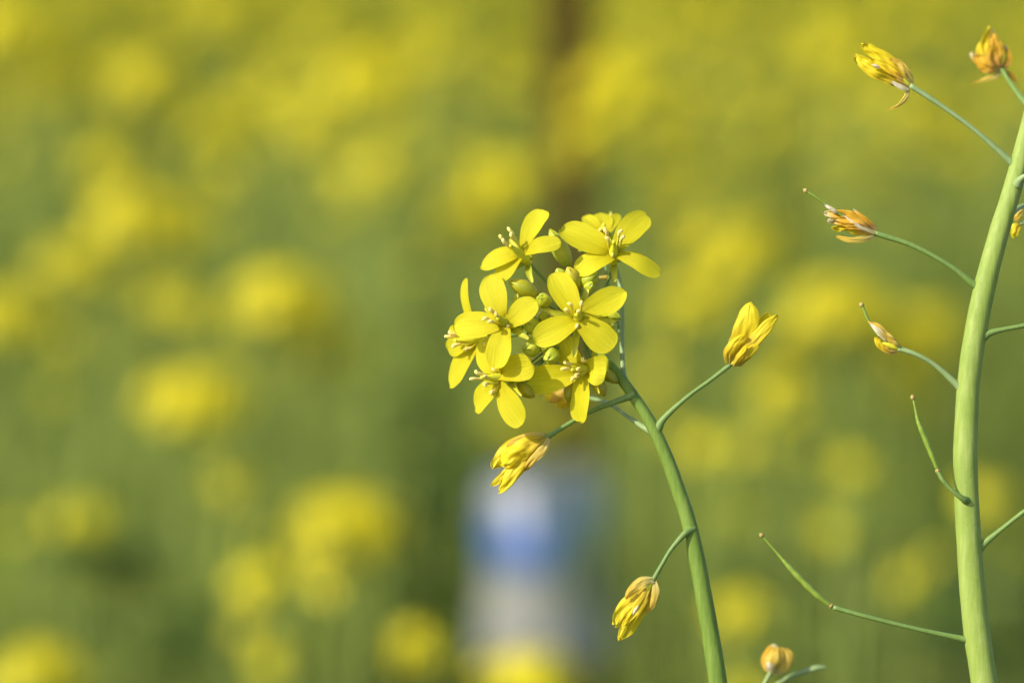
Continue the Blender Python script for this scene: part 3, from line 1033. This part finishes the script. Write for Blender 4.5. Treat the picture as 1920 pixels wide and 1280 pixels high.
def wilted(root, base, pts_ped, petals, label=None, ovary=None, style=None, wped=8.5, pmat='pedicel', anthers=(), name='wilted_flower'):
    """closed or withering flower at the end of its stalk; petals: (points, width, material, options)"""
    b = Vector(pts_ped[-1][:3])
    d = (b - Vector(pts_ped[-2][:3])).normalized()
    g = Geo()
    ov = ovary or (tuple(b - d * 2), tuple(b + d * 34), 11)
    pod_body(g, ov[0], ov[1], ov[2], lobes=2, lob=.04)
    o = link(name, g, M['pistil'], root, base)
    if label:
        o['label'] = label
    for i, (pp, w, mt, op) in enumerate(petals):
        g = Geo()
        op = dict(op)
        petal(g, pp, w, op.pop('face', (0, 0, 1)), seed=int(pp[0][0] * 3 + pp[-1][1]) + i, crumple=op.pop('crumple', w * .2), prof=op.pop('prof', 'oval'), cup=op.pop('cup', -.28), nu=22, nv=15, **op)
        link('sepal' if mt == 'tan' else 'petal', g, M[mt], o, base)
    g = Geo()
    n = len(pts_ped)
    p = []
    for i, q in enumerate(pts_ped):
        wd = wped * (2.3 if i == 0 else 1.5 if i == 1 and n > 3 else 1.0 if i < n - 1 else 1.15)
        p.append(tuple(q) + (wd,))
    ptube(g, p, 10, 10)
    link('pedicel', g, M[pmat], o, base)
    if style:
        g = Geo()
        ptube(g, [tuple(q) + (style[1],) for q in style[0]], 6, 9)
        e = Vector(style[0][-1])
        link('style', g, M['pod'], o, base)
        g = Geo()
        dd = (e - Vector(style[0][-2])).normalized()
        pod_body(g, e - dd * 4, e + dd * 6, style[1] * 1.7, 10, 8, 2, .12)
        link('stigma', g, M['stigma'], o, base)
    for an in anthers:
        g = Geo()
        ptube(g, [(an[0][0], an[0][1], an[0][2], 2.5), ((an[0][0] + an[1][0]) / 2, (an[0][1] + an[1][1]) / 2 - 1, (an[0][2] + an[1][2]) / 2, 7), (an[1][0], an[1][1], an[1][2], 2.5)], 5, 8)
        link('anther', g, M['cream'], o, base)
    return o


# I: half closed flower on the right of the bending stem
wilted(main, mbase, [(1232, 806, -6), (1246, 783, 0), (1290, 743, 4), (1334, 711, 2), (1370, 683, 0)], [
    ([(1374, 684, -4), (1392, 640, -14), (1424, 612, -20), (1440, 586, -16)], 30, 'gold', dict(crumple=2.5)),
    ([(1374, 684, -2), (1386, 645, 6), (1402, 600, 12), (1407, 567, 6)], 45, 'gold', dict(cup=-.2, crumple=3)),
    ([(1378, 684, 2), (1404, 650, 12), (1436, 616, 14), (1457, 590, 6)], 25, 'gold', dict(crumple=3)),
    ([(1366, 682, 4), (1366, 662, 12), (1382, 640, 20), (1398, 628, 18)], 26, 'gold', dict(cup=-.5, prof='strap', crumple=2)),
    ([(1384, 686, 2), (1396, 668, 14), (1416, 648, 14), (1428, 632, 8)], 24, 'gold', dict(cup=-.5, prof='strap', crumple=2)),
    ([(1362, 676, -6), (1368, 644, -8), (1378, 616, -6)], 9, 'sepal', dict(prof='strap', crumple=.5)),
    ([(1376, 686, 8), (1390, 664, 19), (1404, 644, 22)], 17, 'gold', dict(prof='strap', cup=-.6, crumple=1.5)),
], 'half closed yellow flower with browning base')
# J: drooping closed flower on the left
wilted(main, mbase, [(1190, 738, -10), (1170, 747, -10), (1110, 770, -14), (1060, 798, -4), (1022, 822, 6)], [
    ([(1026, 818, 4), (1000, 822, -6), (962, 842, -8), (922, 876, -4)], 34, 'gold', dict(crumple=4)),
    ([(1026, 822, 8), (998, 836, 22), (962, 852, 24), (938, 868, 14)], 44, 'gold', dict(crumple=5, cup=-.5)),
    ([(1024, 830, 6), (990, 858, 16), (960, 890, 18), (936, 922, 8)], 28, 'gold', dict(crumple=4)),
    ([(1022, 828, 0), (980, 862, 0), (948, 888, 4), (922, 909, 0)], 22, 'gold', dict(crumple=3)),
    ([(1030, 822, 12), (1018, 842, 24), (996, 866, 24), (984, 882, 14)], 22, 'tan', dict(prof='strap', crumple=1.5)),
    ([(1028, 818, 2), (1004, 814, 8), (972, 822, 8), (950, 836, 4)], 13, 'tan', dict(prof='strap', crumple=1)),
], 'closed yellow flower drooping below the cluster')
# K: lower left hanging flower
wilted(main, mbase, [(1300, 990, 4), (1284, 1000, 16), (1258, 1030, 20), (1240, 1060, 20), (1224, 1088, 18)], [
    ([(1222, 1088, 14), (1200, 1112, 8), (1172, 1142, 8), (1152, 1172, 12)], 32, 'gold', dict(crumple=4)),
    ([(1222, 1090, 10), (1206, 1128, 8), (1182, 1166, 8), (1160, 1199, 6)], 32, 'gold', dict(crumple=4)),
    ([(1222, 1090, 16), (1206, 1120, 26), (1186, 1150, 26), (1170, 1172, 16)], 16, 'gold', dict(crumple=2)),
    ([(1226, 1086, 22), (1206, 1090, 28), (1186, 1104, 24), (1174, 1122, 14)], 24, 'tan', dict(prof='strap', crumple=1.5)),
    ([(1226, 1088, 20), (1230, 1108, 24), (1224, 1130, 20), (1212, 1148, 12)], 19, 'tan', dict(prof='strap', crumple=1.2)),
], 'closed yellow flower with tan sepals hanging from a short stalk', anthers=[((1197, 1135, 36), (1187, 1151, 34))])
# L: blurred little flower behind the lower petals
wilted(main, mbase, [(1228, 812, -8), (1204, 799, -24), (1176, 780, -60), (1140, 756, -120), (1090, 742, -190)], [
    ([(1090, 742, -190), (1062, 738, -190), (1030, 752, -190)], 26, 'tan', dict(crumple=3)),
    ([(1090, 744, -192), (1058, 744, -198), (1022, 742, -196)], 24, 'gold', dict(crumple=3)),
    ([(1090, 742, -186), (1070, 750, -180), (1044, 762, -182)], 18, 'wilt', dict(crumple=3)),
], 'out of focus pale wilted flower behind the lower petals', wped=7.5, pmat='pedicel_blue')
# upright stalk of the flower behind
g = Geo()
ptube(g, [(1172, 716, -22, 12), (1168, 690, -40, 10), (1166, 640, -56, 9.5), (1166, 580, -74, 9.5), (1160, 520, -98, 9), (1146, 478, -116, 8)], 8, 10)
link('side_stalk', g, M['pedicel_blue'], main, mbase)
g = Geo()
ptube(g, [(1118, 521, -60, 7), (1136, 520, -60, 8), (1158, 518, -62, 7)], 5, 8)
link('dried_sepal', g, M['tan'], main, mbase)

# ------------------------------------------------------------------ right stalk
rs, rbase = stalk_root('podding_stalk', (1862, 1400, 0), 'thick pale green stem at the right edge with wilted flowers and slim pods', dx=.02)
STEM_B = [(2012, -220, 0, 24), (1996, -90, 0, 27), (1974, 60, 0, 30), (1940, 196, 0, 33), (1903, 338, 0, 35), (1872, 440, 0, 38), (1846, 540, 0, 41), (1829, 625, 0, 42), (1817, 710, 0, 42.5), (1812, 790, 0, 44),
          (1810, 860, 0, 45.5), (1812, 930, 0, 46), (1817, 1020, 0, 47), (1824, 1110, 0, 48.5), (1833, 1195, 0, 50), (1847, 1285, 0, 50), (1864, 1400, 0, 52)]
main_stem(STEM_B, rs, rbase, M['stem_pale'], seg=32, wob=.03)
# top wilted flower, yellow with an orange base
wilted(rs, rbase, [(1908, 314, 0), (1890, 299, 2), (1830, 246, 8), (1770, 202, 10), (1706, 160, 10)], [
    ([(1708, 158, 4), (1680, 128, 0), (1648, 104, -2), (1616, 85, -4)], 26, 'gold', dict(crumple=6, te=.4)),
    ([(1704, 164, 8), (1668, 148, 14), (1634, 130, 14), (1604, 106, 6)], 26, 'gold', dict(crumple=6, te=.4)),
    ([(1706, 162, 12), (1680, 142, 20), (1656, 124, 20), (1634, 112, 12)], 14, 'wilt', dict(crumple=4)),
    ([(1712, 158, 8), (1700, 136, 16), (1686, 120, 16), (1668, 112, 10)], 18, 'tan', dict(prof='strap', crumple=3)),
    ([(1704, 168, 14), (1690, 164, 18), (1672, 154, 16)], 12, 'cream', dict(prof='strap', crumple=1)),
    ([(1703, 164, 10), (1699, 182, 12), (1684, 198, 12), (1662, 207, 10)], 12, 'tan', dict(prof='point', crumple=1)),
], 'wilted yellow flower with one petal hanging down', anthers=[((1634, 122, 24), (1650, 128, 24))], wped=9, pmat='pedicel_blue')
# top right, soft orange flower set back
wilted(rs, rbase, [(1944, 214, -30), (1920, 190, -120), (1897, 160, -190), (1878, 130, -230)], [
    ([(1878, 130, -232), (1852, 112, -240), (1846, 88, -240), (1854, 52, -236)], 34, 'gold', dict(crumple=5, te=.95)),
    ([(1876, 130, -226), (1866, 108, -214), (1866, 84, -212), (1860, 56, -222)], 30, 'dry', dict(crumple=5, te=.95)),
    ([(1874, 132, -224), (1856, 124, -214), (1840, 114, -214), (1821, 100, -224)], 30, 'dry', dict(crumple=5, te=.8)),
    ([(1880, 130, -228), (1892, 112, -222), (1890, 98, -222), (1883, 86, -226)], 16, 'dry', dict(prof='strap', crumple=2)),
    ([(1876, 134, -226), (1866, 144, -222), (1844, 150, -222), (1818, 158, -226)], 13, 'tan', dict(prof='point', crumple=1)),
    ([(1882, 134, -232), (1896, 142, -234), (1908, 154, -236)], 14, 'dry', dict(prof='strap', crumple=1)),
], 'withered orange flower at the top right, slightly out of focus', wped=8.5)
# second: frayed orange flower with its style showing
wilted(rs, rbase, [(1846, 546, 0), (1824, 532, 2), (1780, 498, 8), (1712, 461, 10), (1640, 437, 10)], [
    ([(1644, 434, 6), (1616, 416, 4), (1584, 404, 4), (1548, 398, 2)], 22, 'dry', dict(crumple=7)),
    ([(1642, 438, 10), (1612, 424, 20), (1584, 416, 20), (1554, 414, 12)], 20, 'dry', dict(crumple=7)),
    ([(1640, 440, 8), (1610, 432, 10), (1586, 426, 12), (1562, 428, 8)], 18, 'wilt', dict(crumple=5)),
    ([(1644, 430, 12), (1626, 414, 18), (1612, 402, 16), (1600, 392, 10)], 11, 'dry', dict(prof='strap', crumple=2)),
    ([(1638, 444, 14), (1620, 448, 20), (1594, 450, 20), (1568, 443, 12)], 14, 'tan', dict(prof='strap', crumple=1.5)),
    ([(1640, 438, 16), (1622, 430, 22), (1604, 420, 24), (1580, 402, 18)], 10, 'cream', dict(prof='point', crumple=1.5)),
    ([(1572, 400, 10), (1562, 394, 14), (1546, 383, 12)], 9, 'cream', dict(prof='strap', crumple=1.5)),
], 'frayed orange flower with a green style poking out', style=([(1584, 408, 8), (1552, 386, 8), (1530, 370, 6), (1511, 358, 4)], 5.5), wped=9)
# third: papery small flower with its style
wilted(rs, rbase, [(1812, 740, 0), (1793, 720, 2), (1752, 684, 10), (1716, 664, 16), (1684, 653, 14)], [
    ([(1688, 648, 10), (1668, 634, 20), (1648, 616, 20), (1630, 604, 12)], 16, 'tan', dict(crumple=4)),
    ([(1682, 660, 10), (1666, 658, 16), (1650, 646, 16), (1642, 632, 10)], 13, 'wilt', dict(crumple=3)),
    ([(1662, 636, 18), (1646, 620, 24), (1632, 606, 18)], 16, 'cream', dict(prof='point', crumple=1.5)),
    ([(1688, 650, 20), (1680, 644, 26), (1664, 634, 26)], 9, 'tan', dict(prof='strap', crumple=1)),
], 'small papery wilted flower with a pale tip', style=([(1650, 632, 12), (1630, 604, 10), (1622, 586, 8), (1616, 572, 6)], 6), wped=9, pmat='pedicel_blue')


def pod(root, base, ped, body, beak, w, joint=11, pmat='pedicel', wped=8.5):
    g = Geo()
    pts = [tuple(body[0]) + (w * .62,)] + [tuple(q) + (w,) for q in body[1:-1]] + [tuple(body[-1]) + (w * .75,)]
    pts += [tuple(beak[0]) + (w * .5,), tuple(beak[1]) + (w * .42,)]
    sp = spline(pts, 8)
    tube(g, [W(p) for p in sp], [p[3] * .5 * PXU * (1 + .07 * math.sin(i * 1.25)) for i, p in enumerate(sp)], 12)
    o = link('seed_pod', g, M['pod'], root, base)
    g = Geo()
    e, dd = Vector(beak[1]), (Vector(beak[1]) - Vector(beak[0])).normalized()
    pod_body(g, e - dd * 4, e + dd * 7, 10.5, 12, 8, 2, .15)
    link('stigma', g, M['stigma'], o, base)
    g = Geo()
    q = [tuple(p) + (wped * (2.2 if i == 0 else 1.45 if i == 1 else 1.0),) for i, p in enumerate(ped)]
    ptube(g, q, 10, 10)
    link('pedicel', g, M[pmat], o, base)
    g = Geo()
    b, t = Vector(ped[-1]), Vector(body[0])
    dd = (Vector(body[1]) - Vector(ped[-2])).normalized()
    pod_body(g, t - dd * 5, t + dd * 4, joint, 12, 6, 4, .2)
    link('scar', g, M['stigma'], o, base)
    return o


pod(rs, rbase, [(1812, 938, 18), (1806, 935, 29), (1786, 920, 34), (1768, 900, 34), (1759, 884, 32)], [(1758, 881, 32), (1744, 846, 30), (1728, 806, 28), (1721, 788, 27)], [(1717, 770, 26), (1712, 746, 24)], 10)
pod(rs, rbase, [(1830, 1202, 0), (1804, 1197, 2), (1720, 1179, 12), (1630, 1157, 20), (1562, 1138, 18)], [(1557, 1135, 18), (1528, 1112, 18), (1496, 1080, 16), (1474, 1056, 14)], [(1462, 1042, 12), (1429, 1004, 8)], 11.2)
# stalks leaving to the right, their flowers outside the frame
wl = [([(0, 0, 0), (18, -8, 4), (40, -14, 6), (64, -20, 4)], 24, 'gold', dict(crumple=3)), ([(0, 0, 2), (20, 6, 10), (44, 2, 12), (66, -6, 8)], 22, 'wilt', dict(crumple=3))]
for ped, pm in [([(1842, 632, 4), (1856, 624, 8), (1884, 617, 10), (1926, 609, 10), (2010, 590, 8)], 'pedicel'),
                ([(1834, 1030, 0), (1848, 1016, 4), (1880, 990, 6), (1924, 956, 6), (2000, 904, 0)], 'pedicel'),
                ([(1908, 346, 16), (1914, 336, 26), (1930, 328, 34), (1980, 322, 40), (2030, 310, 40)], 'pedicel_blue')]:
    e = Vector(ped[-1])
    wilted(rs, rbase, ped, [([tuple(Vector(q) + e) for q in pp], w, mt, op) for pp, w, mt, op in wl], wped=9, pmat=pm)
wilted(rs, rbase, [(1886, 410, -8), (1904, 394, -50), (1924, 385, -80), (1944, 396, -100), (1930, 412, -110), (1912, 420, -112)], [
    ([(1924, 396, -110), (1914, 398, -104), (1908, 406, -102), (1904, 414, -106)], 16, 'tan', dict(crumple=2)),
    ([(1916, 416, -112), (1908, 424, -106), (1903, 434, -104), (1899, 446, -108)], 17, 'gold', dict(crumple=2)),
], 'blurred yellow wilted flower half hidden behind the thick stem', wped=7.5, pmat='pedicel_blue')

# ------------------------------------------------------------------ third stalk, low and set back
ts, tbase = stalk_root('fading_stalk', (1400, 1400, -240), 'soft out of focus stalk tip with a tan bud at the bottom edge', dx=.01)
main_stem([(1446, 1318, -240, 12), (1436, 1350, -240, 14), (1424, 1400, -240, 17), (1412, 1460, -240, 20)], ts, tbase, M['stem_green'], seg=12)
wilted(ts, tbase, [(1436, 1350, -240), (1428, 1310, -232), (1432, 1285, -226), (1446, 1258, -222)], [
    ([(1446, 1260, -232), (1440, 1240, -244), (1446, 1224, -244), (1457, 1212, -234)], 28, 'dry', dict(crumple=2, true_width=True)),
    ([(1448, 1262, -222), (1448, 1244, -206), (1454, 1228, -206), (1460, 1213, -220)], 32, 'tan', dict(crumple=2, true_width=True, cup=-.5)),
    ([(1452, 1262, -226), (1470, 1246, -218), (1474, 1230, -220), (1466, 1213, -228)], 28, 'tan', dict(crumple=2, true_width=True, cup=-.4)),
    ([(1448, 1262, -214), (1444, 1248, -204), (1444, 1234, -206)], 16, 'cream', dict(crumple=1, true_width=True, prof='strap')),
], 'tan and yellow closed bud', wped=8, pmat='pedicel_blue')
g = Geo()
ptube(g, [(1434, 1350, -240, 10), (1446, 1296, -248, 8), (1470, 1274, -252, 9), (1504, 1260, -254, 11), (1530, 1252, -254, 12), (1548, 1250, -254, 5)], 8, 10)
link('seed_pod', g, M['pedicel_blue'], ts, tbase)
